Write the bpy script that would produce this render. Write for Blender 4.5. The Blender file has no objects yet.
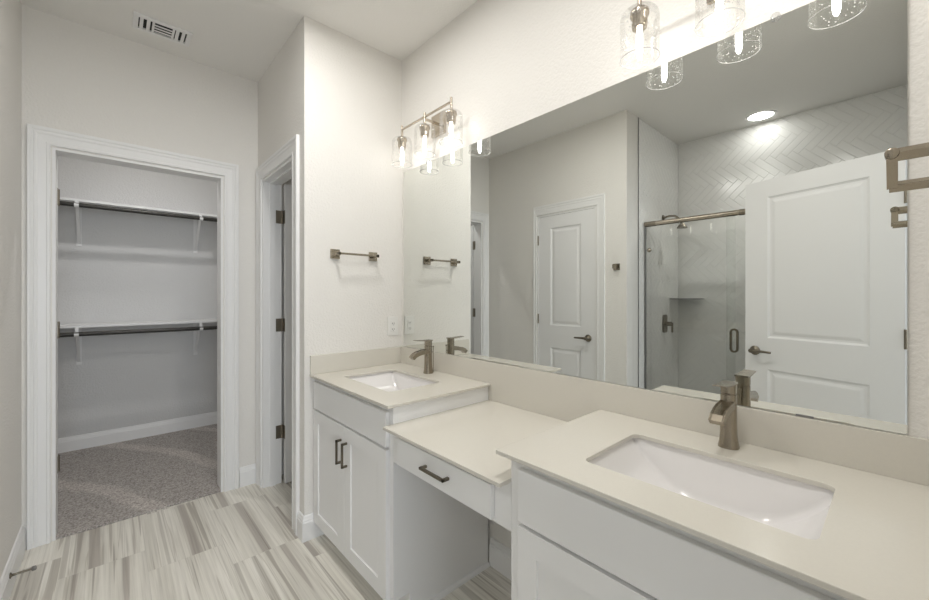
import bpy, bmesh, math, random
from mathutils import Vector, Matrix
R = math.radians
PI = math.pi
random.seed(4)
S = bpy.context.scene
COL = S.collection

# ------------------------------------------------------------------ camera, world, exposure
D = 1.351            # distance from the camera to the mirror wall (plane x = D)
H = 1.286            # camera height
cam_d = bpy.data.cameras.new('camera')
cam = bpy.data.objects.new('camera', cam_d)
COL.objects.link(cam)
cam.location = (0, 0, H)
cam.rotation_euler = (R(90), 0, -0.7340)
cam_d.sensor_width = 36.0
cam_d.lens = 36.0 * 391.9 / 929.0
cam_d.shift_y = -5.27 / 929.0
cam_d.clip_start = 0.02
S.camera = cam

W = bpy.data.worlds.new('world')
S.world = W
W.use_nodes = True
W.node_tree.nodes['Background'].inputs[0].default_value = (0.80, 0.88, 1.0, 1)
W.node_tree.nodes['Background'].inputs[1].default_value = 1.5

S.view_settings.view_transform = 'Standard'
S.view_settings.look = 'None'
S.view_settings.gamma = 1.0
S.view_settings.use_curve_mapping = False
S.view_settings.exposure = 0.0
S.cycles.max_bounces = 14
S.cycles.diffuse_bounces = 8
S.cycles.glossy_bounces = 8
S.cycles.transmission_bounces = 8
S.cycles.transparent_max_bounces = 24
S.cycles.sample_clamp_indirect = 4.0
S.cycles.blur_glossy = 0.5
S.cycles.caustics_reflective = True

BULB = 17.0
SHOWER_LED = 22.0
CLOSET_LED = 360.0
ROOM_FILL = 150.0  # added ceiling fill for the bathroom, from two unseen lamps
TOILET_FILL = 25.0  # weak added fill inside the toilet room, its lamp unseen
# added fill lamp standing in for daylight, at the unseen bedroom window
bed_fill_d = bpy.data.lights.new('bedroom_fill_light', 'AREA')
bed_fill_d.shape = 'RECTANGLE'
bed_fill_d.size, bed_fill_d.size_y = 3.0, 1.7
bed_fill_d.energy = 130
bed_fill_d.color = (.82, .90, 1.0)
bed_fill = bpy.data.objects.new('bedroom_fill_light', bed_fill_d)
COL.objects.link(bed_fill)
bed_fill.location = (-.05, -4.06, 1.45)
bed_fill.rotation_euler = (R(90), 0, 0)

# ------------------------------------------------------------------ materials
MATS = {}
def mat(name, col=(.8, .8, .8), rough=.5, metal=0.0, bump=None, coat=0.0, spec=.5, vary=None):
    if name in MATS:
        return MATS[name]
    m = bpy.data.materials.new(name)
    m.use_nodes = True
    nt = m.node_tree
    b = nt.nodes['Principled BSDF']
    b.inputs['Base Color'].default_value = (*col, 1)
    b.inputs['Roughness'].default_value = rough
    b.inputs['Metallic'].default_value = metal
    b.inputs['Coat Weight'].default_value = coat
    b.inputs['Specular IOR Level'].default_value = spec
    geo = nt.nodes.new('ShaderNodeNewGeometry')
    if bump:
        sc, st, dist = bump
        n = nt.nodes.new('ShaderNodeTexNoise')
        n.inputs['Scale'].default_value = sc
        n.inputs['Detail'].default_value = 3
        nt.links.new(geo.outputs['Position'], n.inputs['Vector'])
        bp = nt.nodes.new('ShaderNodeBump')
        bp.inputs['Strength'].default_value = st
        bp.inputs['Distance'].default_value = dist
        nt.links.new(n.outputs[0], bp.inputs['Height'])
        nt.links.new(bp.outputs[0], b.inputs['Normal'])
    if vary:
        sc, amt = vary
        n = nt.nodes.new('ShaderNodeTexNoise')
        n.inputs['Scale'].default_value = sc
        n.inputs['Detail'].default_value = 4
        nt.links.new(geo.outputs['Position'], n.inputs['Vector'])
        mx = nt.nodes.new('ShaderNodeMix')
        mx.data_type = 'RGBA'
        mx.inputs[6].default_value = (*[c * (1 - amt) for c in col], 1)
        mx.inputs[7].default_value = (*[min(1, c * (1 + amt)) for c in col], 1)
        nt.links.new(n.outputs[0], mx.inputs[0])
        nt.links.new(mx.outputs[2], b.inputs['Base Color'])
    MATS[name] = m
    return m

def emis(name, col, strength):
    m = bpy.data.materials.new(name)
    m.use_nodes = True
    nt = m.node_tree
    nt.nodes.remove(nt.nodes['Principled BSDF'])
    e = nt.nodes.new('ShaderNodeEmission')
    e.inputs[0].default_value = (*col, 1)
    e.inputs[1].default_value = strength
    nt.links.new(e.outputs[0], nt.nodes['Material Output'].inputs[0])
    MATS[name] = m
    return m

def thin_glass(name, tint=(1, 1, 1), seeds=0.0, ior=1.45, base=0.0, refl=1.0):
    m = bpy.data.materials.new(name)
    m.use_nodes = True
    nt = m.node_tree
    nt.nodes.remove(nt.nodes['Principled BSDF'])
    L = nt.links.new
    tr = nt.nodes.new('ShaderNodeBsdfTransparent')
    tr.inputs[0].default_value = (*tint, 1)
    gl = nt.nodes.new('ShaderNodeBsdfGlossy')
    gl.inputs['Roughness'].default_value = 0.02
    fr = nt.nodes.new('ShaderNodeFresnel')
    fr.inputs[0].default_value = ior
    mx = nt.nodes.new('ShaderNodeMixShader')
    mu = nt.nodes.new('ShaderNodeMath')
    mu.operation = 'MULTIPLY'
    mu.inputs[1].default_value = refl
    L(fr.outputs[0], mu.inputs[0])
    L(mu.outputs[0], mx.inputs[0])
    L(tr.outputs[0], mx.inputs[1])
    L(gl.outputs[0], mx.inputs[2])
    out = mx
    if seeds:
        geo = nt.nodes.new('ShaderNodeNewGeometry')
        v = nt.nodes.new('ShaderNodeTexVoronoi')
        v.inputs['Scale'].default_value = 120
        L(geo.outputs['Position'], v.inputs['Vector'])
        mr = nt.nodes.new('ShaderNodeMapRange')
        mr.inputs[1].default_value = 0.17
        mr.inputs[2].default_value = 0.27
        mr.inputs[3].default_value = seeds
        mr.inputs[4].default_value = base
        L(v.outputs['Distance'], mr.inputs[0])
        df = nt.nodes.new('ShaderNodeBsdfDiffuse')
        df.inputs[0].default_value = (.9, .9, .9, 1)
        m2 = nt.nodes.new('ShaderNodeMixShader')
        L(mr.outputs[0], m2.inputs[0])
        L(mx.outputs[0], m2.inputs[1])
        L(df.outputs[0], m2.inputs[2])
        out = m2
    L(out.outputs[0], nt.nodes['Material Output'].inputs[0])
    MATS[name] = m
    return m

WALL = mat('wall_paint', (.755, .738, .705), .75, bump=(95, .62, .0045))
CEIL = mat('ceiling_paint', (.81, .80, .775), .85, bump=(110, .4, .003))
CLOSETWALL = mat('closet_wall_paint', (.66, .66, .655), .45, bump=(95, .62, .0045))
TRIM = mat('white_trim_paint', (.80, .80, .795), .38)
DOORW = mat('white_door_paint', (.79, .79, .79), .42)
CABW = mat('white_cabinet_paint', (.80, .80, .795), .42)
CABIN = mat('cabinet_interior', (.62, .61, .58), .6)
QUARTZ = mat('cream_quartz', (.63, .605, .545), .16, vary=(240, .03))
PORC = mat('white_porcelain', (.80, .785, .78), .06, coat=.5)
NICKEL = mat('brushed_champagne_nickel', (.335, .295, .235), .26, metal=1.0)
NICKELD = mat('aged_nickel', (.20, .178, .14), .34, metal=1.0)
NICKELL = mat('pale_bronze', (.50, .445, .37), .25, metal=1.0)
HINGEM = mat('hinge_metal', (.25, .22, .175), .4, metal=1.0)
RODM = mat('dark_bronze_rod', (.055, .053, .048), .4, metal=.6)
STEEL = mat('pewter_edge_trim', (.30, .30, .30), .35, metal=1.0)
MIRROR = mat('silvered_mirror', (.80, .815, .79), 0.0, metal=1.0)
MEDGE = mat('mirror_edge', (.28, .33, .31), .3)
PLASTIC = mat('white_plastic', (.76, .755, .73), .35)
DARK = mat('dark_slot', (.02, .02, .02), .8)
SLATE = mat('grey_stone_shelf', (.24, .24, .24), .35)
TILE = mat('white_glazed_tile', (.84, .84, .83), .16)
GROUT = mat('white_grout', (.77, .77, .76), .85)
RUBBER = mat('grey_rubber', (.18, .175, .165), .7)
SOCK = mat('white_ceramic_socket', (.8, .76, .68), .4)
BULBM = emis('lit_bulb', (1.0, .965, .915), BULB)
SHLED = emis('lit_shower_downlight', (1.0, .985, .955), SHOWER_LED)
RMFILL = emis('room_fill_glow', (1.0, .975, .94), ROOM_FILL)
TLFILL = emis('toilet_fill_glow', (1.0, .975, .94), TOILET_FILL)
CLLED = emis('lit_closet_downlight', (1.0, .98, .96), CLOSET_LED)
SEEDED = thin_glass('seeded_clear_glass', (.985, .985, .98), .6, 1.3, .015, .35)
CLEARRIM = thin_glass('thick_glass_rim', (.93, .93, .92), .5, 1.4, .35)
SHGLASS = thin_glass('shower_glass', (.988, .994, .99), 0, 1.62)
CLEARP = thin_glass('clear_plastic', (.9, .9, .9), 0.3, 1.6, .1)
WINGLASS = thin_glass('window_glass', (.98, .99, 1), 0, 1.45)

def floor_material():
    m = bpy.data.materials.new('striped_stone_tile')
    m.use_nodes = True
    nt = m.node_tree
    L = nt.links.new
    b = nt.nodes['Principled BSDF']
    N = nt.nodes.new
    geo = N('ShaderNodeNewGeometry')
    sep = N('ShaderNodeSeparateXYZ')
    L(geo.outputs['Position'], sep.inputs[0])
    def M(op, a, c=None):
        n = N('ShaderNodeMath')
        n.operation = op
        for i, q in enumerate((a, c)):
            if q is None:
                continue
            if isinstance(q, (int, float)):
                n.inputs[i].default_value = q
            else:
                L(q, n.inputs[i])
        return n.outputs[0]
    TW, TL = .305, .610
    u = M('DIVIDE', M('ADD', sep.outputs[0], .177 + TW * 20), TW)
    k = M('FLOOR', u)
    fu = M('SUBTRACT', u, k)
    v = M('DIVIDE', M('ADD', M('ADD', sep.outputs[1], -2.54 + TL * 40), M('MULTIPLY', M('SUBTRACT', k, 20), .2065)), TL)
    j = M('FLOOR', v)
    fv = M('SUBTRACT', v, j)
    du = M('MULTIPLY', M('MINIMUM', fu, M('SUBTRACT', 1, fu)), TW)
    dv = M('MULTIPLY', M('MINIMUM', fv, M('SUBTRACT', 1, fv)), TL)
    edge = M('MINIMUM', du, dv)
    grout = M('LESS_THAN', edge, .0013)
    cmb = N('ShaderNodeCombineXYZ')
    L(k, cmb.inputs[0]); L(j, cmb.inputs[1])
    wn = N('ShaderNodeTexWhiteNoise')
    wn.noise_dimensions = '3D'
    L(cmb.outputs[0], wn.inputs['Vector'])
    rnd = wn.outputs['Value']
    def streak(scx, scy, seed, detail=3):
        c = N('ShaderNodeCombineXYZ')
        L(M('MULTIPLY', sep.outputs[0], scx), c.inputs[0])
        L(M('MULTIPLY', sep.outputs[1], scy), c.inputs[1])
        L(M('ADD', M('MULTIPLY', rnd, 37.0), seed), c.inputs[2])
        n = N('ShaderNodeTexNoise')
        n.inputs['Scale'].default_value = 1
        n.inputs['Detail'].default_value = detail
        n.inputs['Roughness'].default_value = .55
        n.inputs['Distortion'].default_value = .22
        L(c.outputs[0], n.inputs['Vector'])
        return n.outputs[0]
    broad = streak(9, .30, 0, 1.5)
    mid = streak(30, .5, 11, 2)
    fine = streak(95, 2.2, 23, 4)
    def ramp(val, stops):
        r = N('ShaderNodeValToRGB')
        el = r.color_ramp.elements
        el[0].position, el[0].color = stops[0][0], (*stops[0][1], 1)
        el[1].position, el[1].color = stops[1][0], (*stops[1][1], 1)
        for p, c in stops[2:]:
            e = el.new(p); e.color = (*c, 1)
        L(val, r.inputs[0])
        return r.outputs[0]
    cream = (.78, .755, .69)
    a = ramp(broad, [(.31, (.44, .405, .365)), (.372, (.50, .465, .42)), (.382, (.66, .635, .575)), (.50, cream), (.630, (.80, .775, .715)), (.640, (.60, .575, .52)), (.70, (.56, .53, .48))])
    bb = ramp(mid, [(.33, (.64, .62, .60)), (.362, (.72, .70, .68)), (.374, (.98, .98, .97)), (.575, (1, 1, 1)), (.600, (.76, .745, .72)), (.612, (.82, .81, .79)), (.625, (1, 1, 1))])
    cc = ramp(fine, [(.32, (.84, .835, .825)), (.62, (1.04, 1.04, 1.04))])
    def mul(x, y):
        n = N('ShaderNodeMix'); n.data_type = 'RGBA'; n.blend_type = 'MULTIPLY'
        n.inputs[0].default_value = 1
        L(x, n.inputs[6]); L(y, n.inputs[7])
        return n.outputs[2]
    col = mul(mul(a, bb), cc)
    g = N('ShaderNodeMix'); g.data_type = 'RGBA'
    L(M('MULTIPLY', grout, .65), g.inputs[0])
    L(col, g.inputs[6]); g.inputs[7].default_value = (.62, .60, .55, 1)
    L(g.outputs[2], b.inputs['Base Color'])
    b.inputs['Roughness'].default_value = .34
    bp = N('ShaderNodeBump')
    bp.inputs['Strength'].default_value = .25
    bp.inputs['Distance'].default_value = .001
    L(M('SUBTRACT', 1, grout), bp.inputs['Height'])
    L(bp.outputs[0], b.inputs['Normal'])
    return m
FLOORM = floor_material()

def carpet_material(name, c0, c1):
    m = bpy.data.materials.new(name)
    m.use_nodes = True
    nt = m.node_tree
    L = nt.links.new
    b = nt.nodes['Principled BSDF']
    N = nt.nodes.new
    geo = N('ShaderNodeNewGeometry')
    n1 = N('ShaderNodeTexNoise'); n1.inputs['Scale'].default_value = 120; n1.inputs['Detail'].default_value = 4
    n2 = N('ShaderNodeTexWave'); n2.inputs['Scale'].default_value = .55; n2.inputs['Distortion'].default_value = 5.5
    n2.inputs['Detail'].default_value = 1.5; n2.inputs['Detail Scale'].default_value = .8
    mp = N('ShaderNodeMapping'); mp.inputs['Rotation'].default_value = (0, 0, R(-38))
    L(geo.outputs['Position'], mp.inputs[0]); L(mp.outputs[0], n2.inputs['Vector'])
    L(geo.outputs['Position'], n1.inputs['Vector'])
    r1 = N('ShaderNodeValToRGB')
    r1.color_ramp.elements[0].position = .32; r1.color_ramp.elements[0].color = (*c0, 1)
    r1.color_ramp.elements[1].position = .70; r1.color_ramp.elements[1].color = (*c1, 1)
    L(n1.outputs[0], r1.inputs[0])
    r2 = N('ShaderNodeValToRGB')
    r2.color_ramp.elements[0].position = .88; r2.color_ramp.elements[0].color = (.93, .93, .93, 1)
    r2.color_ramp.elements[1].position = .97; r2.color_ramp.elements[1].color = (1.17, 1.165, 1.16, 1)
    L(n2.outputs[0], r2.inputs[0])
    mx = N('ShaderNodeMix'); mx.data_type = 'RGBA'; mx.blend_type = 'MULTIPLY'; mx.inputs[0].default_value = 1
    L(r1.outputs[0], mx.inputs[6]); L(r2.outputs[0], mx.inputs[7])
    L(mx.outputs[2], b.inputs['Base Color'])
    b.inputs['Roughness'].default_value = 1
    b.inputs['Specular IOR Level'].default_value = .1
    bp = N('ShaderNodeBump'); bp.inputs['Strength'].default_value = .8; bp.inputs['Distance'].default_value = .006
    L(n1.outputs[0], bp.inputs['Height']); L(bp.outputs[0], b.inputs['Normal'])
    return m
CARPET = carpet_material('taupe_carpet', (.25, .228, .212), (.62, .585, .555))

# ------------------------------------------------------------------ mesh helpers
class B:
    """collects shapes and links them as ONE mesh object"""
    def __init__(s):
        s.v, s.f, s.sm = [], [], []
    def add(s, vs, fs, smooth=False):
        o = len(s.v)
        s.v += [Vector(p) for p in vs]
        for f in fs:
            s.f.append([i + o for i in f]); s.sm.append(smooth)
        return s
    def box(s, a, b):
        x0, y0, z0 = [min(a[i], b[i]) for i in range(3)]
        x1, y1, z1 = [max(a[i], b[i]) for i in range(3)]
        vs = [(x0, y0, z0), (x1, y0, z0), (x1, y1, z0), (x0, y1, z0), (x0, y0, z1), (x1, y0, z1), (x1, y1, z1), (x0, y1, z1)]
        return s.add(vs, [(0, 3, 2, 1), (4, 5, 6, 7), (0, 1, 5, 4), (1, 2, 6, 5), (2, 3, 7, 6), (3, 0, 4, 7)])
    def loops(s, loops, cap0=True, cap1=True, smooth=False, closed=True):
        n = len(loops[0])
        vs = [p for l in loops for p in l]
        fs = []
        for k in range(len(loops) - 1):
            for i in range(n if closed else n - 1):
                j = (i + 1) % n
                fs.append((k * n + i, k * n + j, (k + 1) * n + j, (k + 1) * n + i))
        s.add(vs, fs, smooth)
        if cap0: s.add(loops[0], [tuple(range(n))[::-1]])
        if cap1: s.add(loops[-1], [tuple(range(n))])
        return s
    def tube(s, pts, r, seg=14, caps=True, smooth=True):
        pts = [Vector(p) for p in pts]
        rs = r if isinstance(r, (list, tuple)) else [r] * len(pts)
        t0 = (pts[1] - pts[0]).normalized()
        ref = Vector((0, 0, 1)) if abs(t0.z) < .9 else Vector((1, 0, 0))
        loops = []
        for i, p in enumerate(pts):
            a = pts[min(i + 1, len(pts) - 1)] - pts[max(i - 1, 0)]
            a.normalize()
            x = ref.cross(a)
            if x.length < 1e-5: x = Vector((1, 0, 0))
            x.normalize(); y = a.cross(x)
            loops.append([p + (x * math.cos(2 * PI * k / seg) + y * math.sin(2 * PI * k / seg)) * rs[i] for k in range(seg)])
        return s.loops(loops, caps, caps, smooth)
    def lathe(s, c, prof, seg=28, cap0=False, cap1=False, axis='z', smooth=True):
        c = Vector(c); loops = []
        for r, h in prof:
            l = []
            for k in range(seg):
                a = 2 * PI * k / seg
                q = (r * math.cos(a), r * math.sin(a), h)
                if axis == 'x': q = (h, r * math.cos(a), r * math.sin(a))
                if axis == 'y': q = (r * math.cos(a), h, -r * math.sin(a))
                l.append(c + Vector(q))
            loops.append(l)
        return s.loops(loops, cap0, cap1, smooth)
    def prism(s, poly, fn, h0, h1):
        """poly of (a, b), fn(a, b, h) -> point"""
        return s.loops([[fn(a, b, h0) for a, b in poly], [fn(a, b, h1) for a, b in poly]])
    def build(s, name, m, parent=None, bevel=0, seg=2, weld=False):
        me = bpy.data.meshes.new(name)
        o = bpy.data.objects.new(name, me)
        COL.objects.link(o)
        off = Vector((0, 0, 0))
        if parent is not None:
            o.parent = parent
            off = Vector(ORG.get(parent.name, (0, 0, 0)))
        ORG[o.name] = off
        me.from_pydata([tuple(p - off) for p in s.v], [], s.f)
        me.polygons.foreach_set('use_smooth', s.sm)
        bm = bmesh.new(); bm.from_mesh(me)
        if weld: bmesh.ops.remove_doubles(bm, verts=bm.verts, dist=1e-5)
        bmesh.ops.recalc_face_normals(bm, faces=bm.faces)
        bm.to_mesh(me); bm.free()
        me.materials.append(m)
        me.update()
        if bevel:
            md = o.modifiers.new('bevel', 'BEVEL')
            md.width = bevel; md.segments = seg; md.limit_method = 'ANGLE'; md.angle_limit = R(40)
        return o
ORG = {}

def tag(o, label=None, cat=None, group=None, kind=None):
    if label: o['label'] = label
    if cat: o['category'] = cat
    if group: o['group'] = group
    if kind: o['kind'] = kind
    return o

def thing(name, loc, label, cat, group=None, rz=0, kind=None, local=False):
    o = bpy.data.objects.new(name, None)
    o.empty_display_size = .05
    COL.objects.link(o)
    o.location = loc; o.rotation_euler = (0, 0, rz)
    ORG[o.name] = (0, 0, 0) if local else Vector(loc)
    return tag(o, label, cat, group, kind)

def copy_tree(o, parent=None):
    c = o.copy(); COL.objects.link(c)
    c.parent = parent
    for ch in list(o.children):
        copy_tree(ch, c)
    return c

def struct(name, b, m, label, cat, **k):
    return tag(b.build(name, m, **k), label, cat, kind='structure')

def wall_with_opening(fn, u0, u1, z1, openings):
    """boxes around openings; fn(u, z, depth) -> point, depth 0..1"""
    b = B()
    def bx(a0, a1, b0, b1):
        if a1 - a0 > 1e-4 and b1 - b0 > 1e-4:
            b.box(fn(a0, b0, 0), fn(a1, b1, 1))
    u = u0
    for (o0, o1, zb, zt) in sorted(openings):
        bx(u, o0, 0, z1)
        bx(o0, o1, zt, z1)
        bx(o0, o1, 0, zb)
        u = o1
    bx(u, u1, 0, z1)
    return b

# ------------------------------------------------------------------ room dimensions
T = .115
YT = 2.083      # towel wall
YC = 2.957      # closet wall
XR = .751       # recess wall with the toilet room door
XL = -.334      # left wall
YS = 1.440      # shower end wall / left wall ends
XB = -1.418     # shower back wall
YN = -.058      # near wall (its doorway holds the camera)
ZC = 2.747
CB = 4.53       # closet back wall
DOOR_N = (-.318, .452, 2.05)
DOOR_R = (2.248, 2.842, 2.05)
DOOR_C = (-.227, .543, 2.055)
DOOR_L = (1.700, 2.312, 2.030)

b = B(); b.box((-2.6, -4.2, -.12), (2.6, 4.7, 0))
struct('floor', b, FLOORM, 'floor of cream and grey striped stone tile', 'floor')
b = B(); b.box((-1.315, YC + .004, .001), (.885, CB, .012))
tag(b.build('carpet', CARPET), 'taupe carpet on the closet floor', 'carpet', kind='structure')
b = B(); b.box((-2.6, -4.1, .001), (2.5, YN - T + .03, .012))
tag(b.build('carpet', CARPET), 'taupe carpet of the bedroom beyond the entrance door', 'carpet', kind='structure')
b = B(); b.box((-2.6, -4.2, ZC), (2.6, 4.7, ZC + .1))
struct('ceiling', b, CEIL, 'pale painted ceiling', 'ceiling')

# walls
b = B(); b.box((D, -4.1, 0), (D + T, YT + T, ZC))
struct('wall_right', b, WALL, 'right wall that carries the long mirror and both vanity lights', 'wall')
b = B(); b.box((XR, YT, 0), (D, YT + T, ZC)); b.box((D, YT, 0), (2.5, YT + T, ZC))
struct('wall_end', b, WALL, 'bright wall with the towel bar at the end of the vanity', 'wall')
b = wall_with_opening(lambda u, z, d: (XR + d * T, u, z), YT + T, YC, ZC, [(DOOR_R[0], DOOR_R[1], 0, DOOR_R[2])])
struct('wall_recess', b, WALL, 'short side wall holding the toilet room doorway', 'wall')
b = wall_with_opening(lambda u, z, d: (u, YC + d * T, z), -1.43, 2.5, ZC, [(DOOR_C[0], DOOR_C[1], 0, DOOR_C[2])])
struct('wall_back', b, WALL, 'far wall holding the closet doorway', 'wall')
b = wall_with_opening(lambda u, z, d: (XL - d * T, u, z), YS + .0, YC, ZC, [(DOOR_L[0], DOOR_L[1], 0, DOOR_L[2])])
struct('wall_left', b, WALL, 'left wall with the closed two panel door seen in the mirror', 'wall')
b = wall_with_opening(lambda u, z, d: (u, YN - d * T, z), -2.6, D, ZC, [(DOOR_N[0], DOOR_N[1], 0, DOOR_N[2])])
struct('wall_front', b, WALL, 'near wall with the entrance doorway', 'wall')
# closet shell
b = B(); b.box((-1.43, CB, 0), (1.0, CB + T, ZC))
struct('wall_closet_back', b, CLOSETWALL, 'grey back wall of the closet', 'wall')
b = B(); b.box((-1.43, YC + T, 0), (-1.315, CB, ZC))
struct('wall_closet_left', b, CLOSETWALL, 'left wall inside the closet', 'wall')
b = B(); b.box((.885, YC + T, 0), (1.0, CB, ZC))
struct('wall_closet_right', b, CLOSETWALL, 'right wall inside the closet', 'wall')
b = B(); b.box((2.385, YT + T, 0), (2.5, YC, ZC))
struct('wall_toilet_room', b, WALL, 'end wall of the toilet room', 'wall')
# room behind the left door (closed): only a backing wall
b = B(); b.box((XL - .9, YS + T, 0), (XL - .9 - T, YC, ZC))
struct('wall_store', b, WALL, 'wall behind the closed left door', 'wall')

# bedroom shell behind the camera, fill lamp set inside its wide window
b = wall_with_opening(lambda u, z, d: (u, -4.1 - d * .1, z), -2.6, 2.5, ZC, [(-1.6, 1.5, .55, 2.35)])
struct('wall_bedroom', b, WALL, 'bedroom wall with a wide window', 'wall')
b = B(); b.box((-2.6, -4.1, 0), (-2.5, YN - T, ZC))
struct('wall_bedroom_left', b, WALL, 'side wall of the bedroom', 'wall')
b = B()
for x in (-1.6, -.57, .47, 1.46): b.box((x, -4.14, .55), (x + .04, -4.09, 2.35))
for z in (.55, 2.31): b.box((-1.6, -4.14, z), (1.5, -4.09, z + .04))
w = struct('window_1', b, TRIM, 'wide white framed bedroom window', 'window')
g = B().box((-1.58, -4.122, .57), (1.48, -4.118, 2.33)); g.build('pane', WINGLASS, w)

# herringbone tiled shower walls
def herringbone(u0, u1, z0, z1, Wd=.052, n=4, gap=.0015, th=.0022):
    Lg = Wd * n
    bm = bmesh.new()
    c45 = math.sqrt(.5)
    cu, cz = (u0 + u1) / 2, (z0 + z1) / 2
    rad = math.hypot(u1 - u0, z1 - z0) / 2 + Lg
    def rect(x, y, w, h):
        x0, y0, x1, y1 = x + gap / 2, y + gap / 2, x + w - gap / 2, y + h - gap / 2
        e = .0025
        if math.hypot((x0 + x1) / 2, (y0 + y1) / 2) > rad: return
        def P(a, q, d):
            return bm.verts.new((cu + (a - q) * c45, cz + (a + q) * c45, d))
        o = [P(x0, y0, 0), P(x1, y0, 0), P(x1, y1, 0), P(x0, y1, 0)]
        i = [P(x0 + e, y0 + e, th), P(x1 - e, y0 + e, th), P(x1 - e, y1 - e, th), P(x0 + e, y1 - e, th)]
        bm.faces.new(i)
        for k in range(4):
            bm.faces.new((o[k], o[(k + 1) % 4], i[(k + 1) % 4], i[k]))
    K = int(rad / Wd) + n * 2
    for a in range(-K, K):
        for q in range(-K, K):
            x, y = a * Wd + q * Lg, -a * Wd + q * Lg
            rect(x, y, Lg, Wd); rect(x + Lg, y, Wd, Lg)
    for co, no in (((u0, 0, 0), (-1, 0, 0)), ((u1, 0, 0), (1, 0, 0)), ((0, z0, 0), (0, -1, 0)), ((0, z1, 0), (0, 1, 0))):
        bmesh.ops.bisect_plane(bm, geom=bm.verts[:] + bm.edges[:] + bm.faces[:], plane_co=co, plane_no=no, clear_outer=True)
    bm.verts.index_update()
    vs = [tuple(v.co) for v in bm.verts]
    fs = [[v.index for v in f.verts] for f in bm.faces]
    bm.free()
    return vs, fs

def tiled_wall(name, box_a, box_b, fn, u0, u1, label):
    w = struct(name, B().box(box_a, box_b), GROUT, label, 'wall')
    vs, fs = herringbone(u0, u1, .03, ZC - .002)
    t = B(); t.add([fn(u, z, d) for u, z, d in vs], fs)
    t.build('herringbone_tile', TILE, w)
    return w
tiled_wall('wall_shower_back', (XB, YN, 0), (XB - T, YS + T, ZC), lambda u, z, d: (XB + d, u, z), YN + .001, YS - .001,
           'shower back wall of glossy white herringbone tile')
XTE = XL - .205          # where the tile starts on the shower end wall
w = tiled_wall('wall_shower_end', (XB, YS + .002, 0), (XL - T - .001, YS + T, ZC), lambda u, z, d: (u, YS + .002 - d, z), XB + .001, XTE,
           'shower end wall with valve, shower head and white tile')
B().box((XTE, YS + .002, 0), (XTE + .008, YS - .006, ZC - .002)).build('edge_trim', STEEL, w)
B().box((XTE + .008, YS + .002, 0), (XL - T - .001, YS - .0, ZC - .001)).build('painted_return', WALL, w)
tiled_wall('wall_shower_near', (XB, YN - .003, 0), (-.62, YN + .001, ZC), lambda u, z, d: (u, YN + .001 + d, z), XB + .001, -.62,
           'tiled shower wall beside the entrance door')

# ------------------------------------------------------------------ trim: casings, jambs, baseboards
CAS = [(0, 0), (0, .010), (.004, .0125), (.012, .0125), (.017, .010), (.048, .0115), (.055, .015), (.061, .015), (.066, .013), (.074, .018), (.086, .018), (.088, .016), (.088, 0)]
def casing(b, fn, u0, u1, zt, prof=CAS, wl=1.0, wr=1.0):
    r = .006
    u0, u1, zt = u0 - r, u1 + r, zt + r
    n = len(prof)
    vs = []
    for w_, d_ in prof:
        vs += [fn(u0 - w_ * wl, 0, d_), fn(u0 - w_ * wl, zt + w_, d_), fn(u1 + w_ * wr, zt + w_, d_), fn(u1 + w_ * wr, 0, d_)]
    fs = []
    for i in range(n - 1):
        for k in range(3):
            fs.append((i * 4 + k, i * 4 + k + 1, (i + 1) * 4 + k + 1, (i + 1) * 4 + k))
    fs.append(tuple(i * 4 for i in range(n)))
    fs.append(tuple(i * 4 + 3 for i in range(n))[::-1])
    b.add(vs, fs)
def jamb(b, fn, u0, u1, zt, d0, d1, stop=None):
    t = .012
    b.box(fn(u0, 0, d0), fn(u0 + t, zt, d1)); b.box(fn(u1 - t, 0, d0), fn(u1, zt, d1)); b.box(fn(u0 + t, zt - t, d0), fn(u1 - t, zt, d1))
    if stop:
        s0, s1 = stop
        b.box(fn(u0 + t, 0, s0), fn(u0 + t + .01, zt - t, s1)); b.box(fn(u1 - t - .01, 0, s0), fn(u1 - t, zt - t, s1))
        b.box(fn(u0 + t + .01, zt - t - .01, s0), fn(u1 - t - .01, zt - t, s1))
def doorframe(name, fn, op, label, stop=(-.075, -.04), both=False, wl=1.0, wr=1.0, dp=1.0):
    b = B()
    casing(b, fn, *op, prof=[(w_, d_ * dp) for w_, d_ in CAS], wl=wl, wr=wr)
    jamb(b, fn, *op, .001, -T - .001, stop)
    if both: casing(b, lambda u, z, d: fn(u, z, -T - d), *op)
    return struct(name, b, TRIM, label, 'door frame')
doorframe('trim_1', lambda u, z, d: (u, YC - d, z), DOOR_C, 'white moulded casing around the closet doorway', None, True, .93, .93)
doorframe('trim_2', lambda u, z, d: (XR - d, u, z), DOOR_R, 'white moulded casing around the toilet room doorway', (-.075, -.04), False)
doorframe('trim_3', lambda u, z, d: (XL + d, u, z), DOOR_L, 'white moulded casing around the closed left door', (-.075, -.04), False, .80, .40, .6)
doorframe('trim_4', lambda u, z, d: (u, YN + d, z), DOOR_N, 'white moulded casing around the entrance doorway', (-.075, -.04), True)

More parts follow.
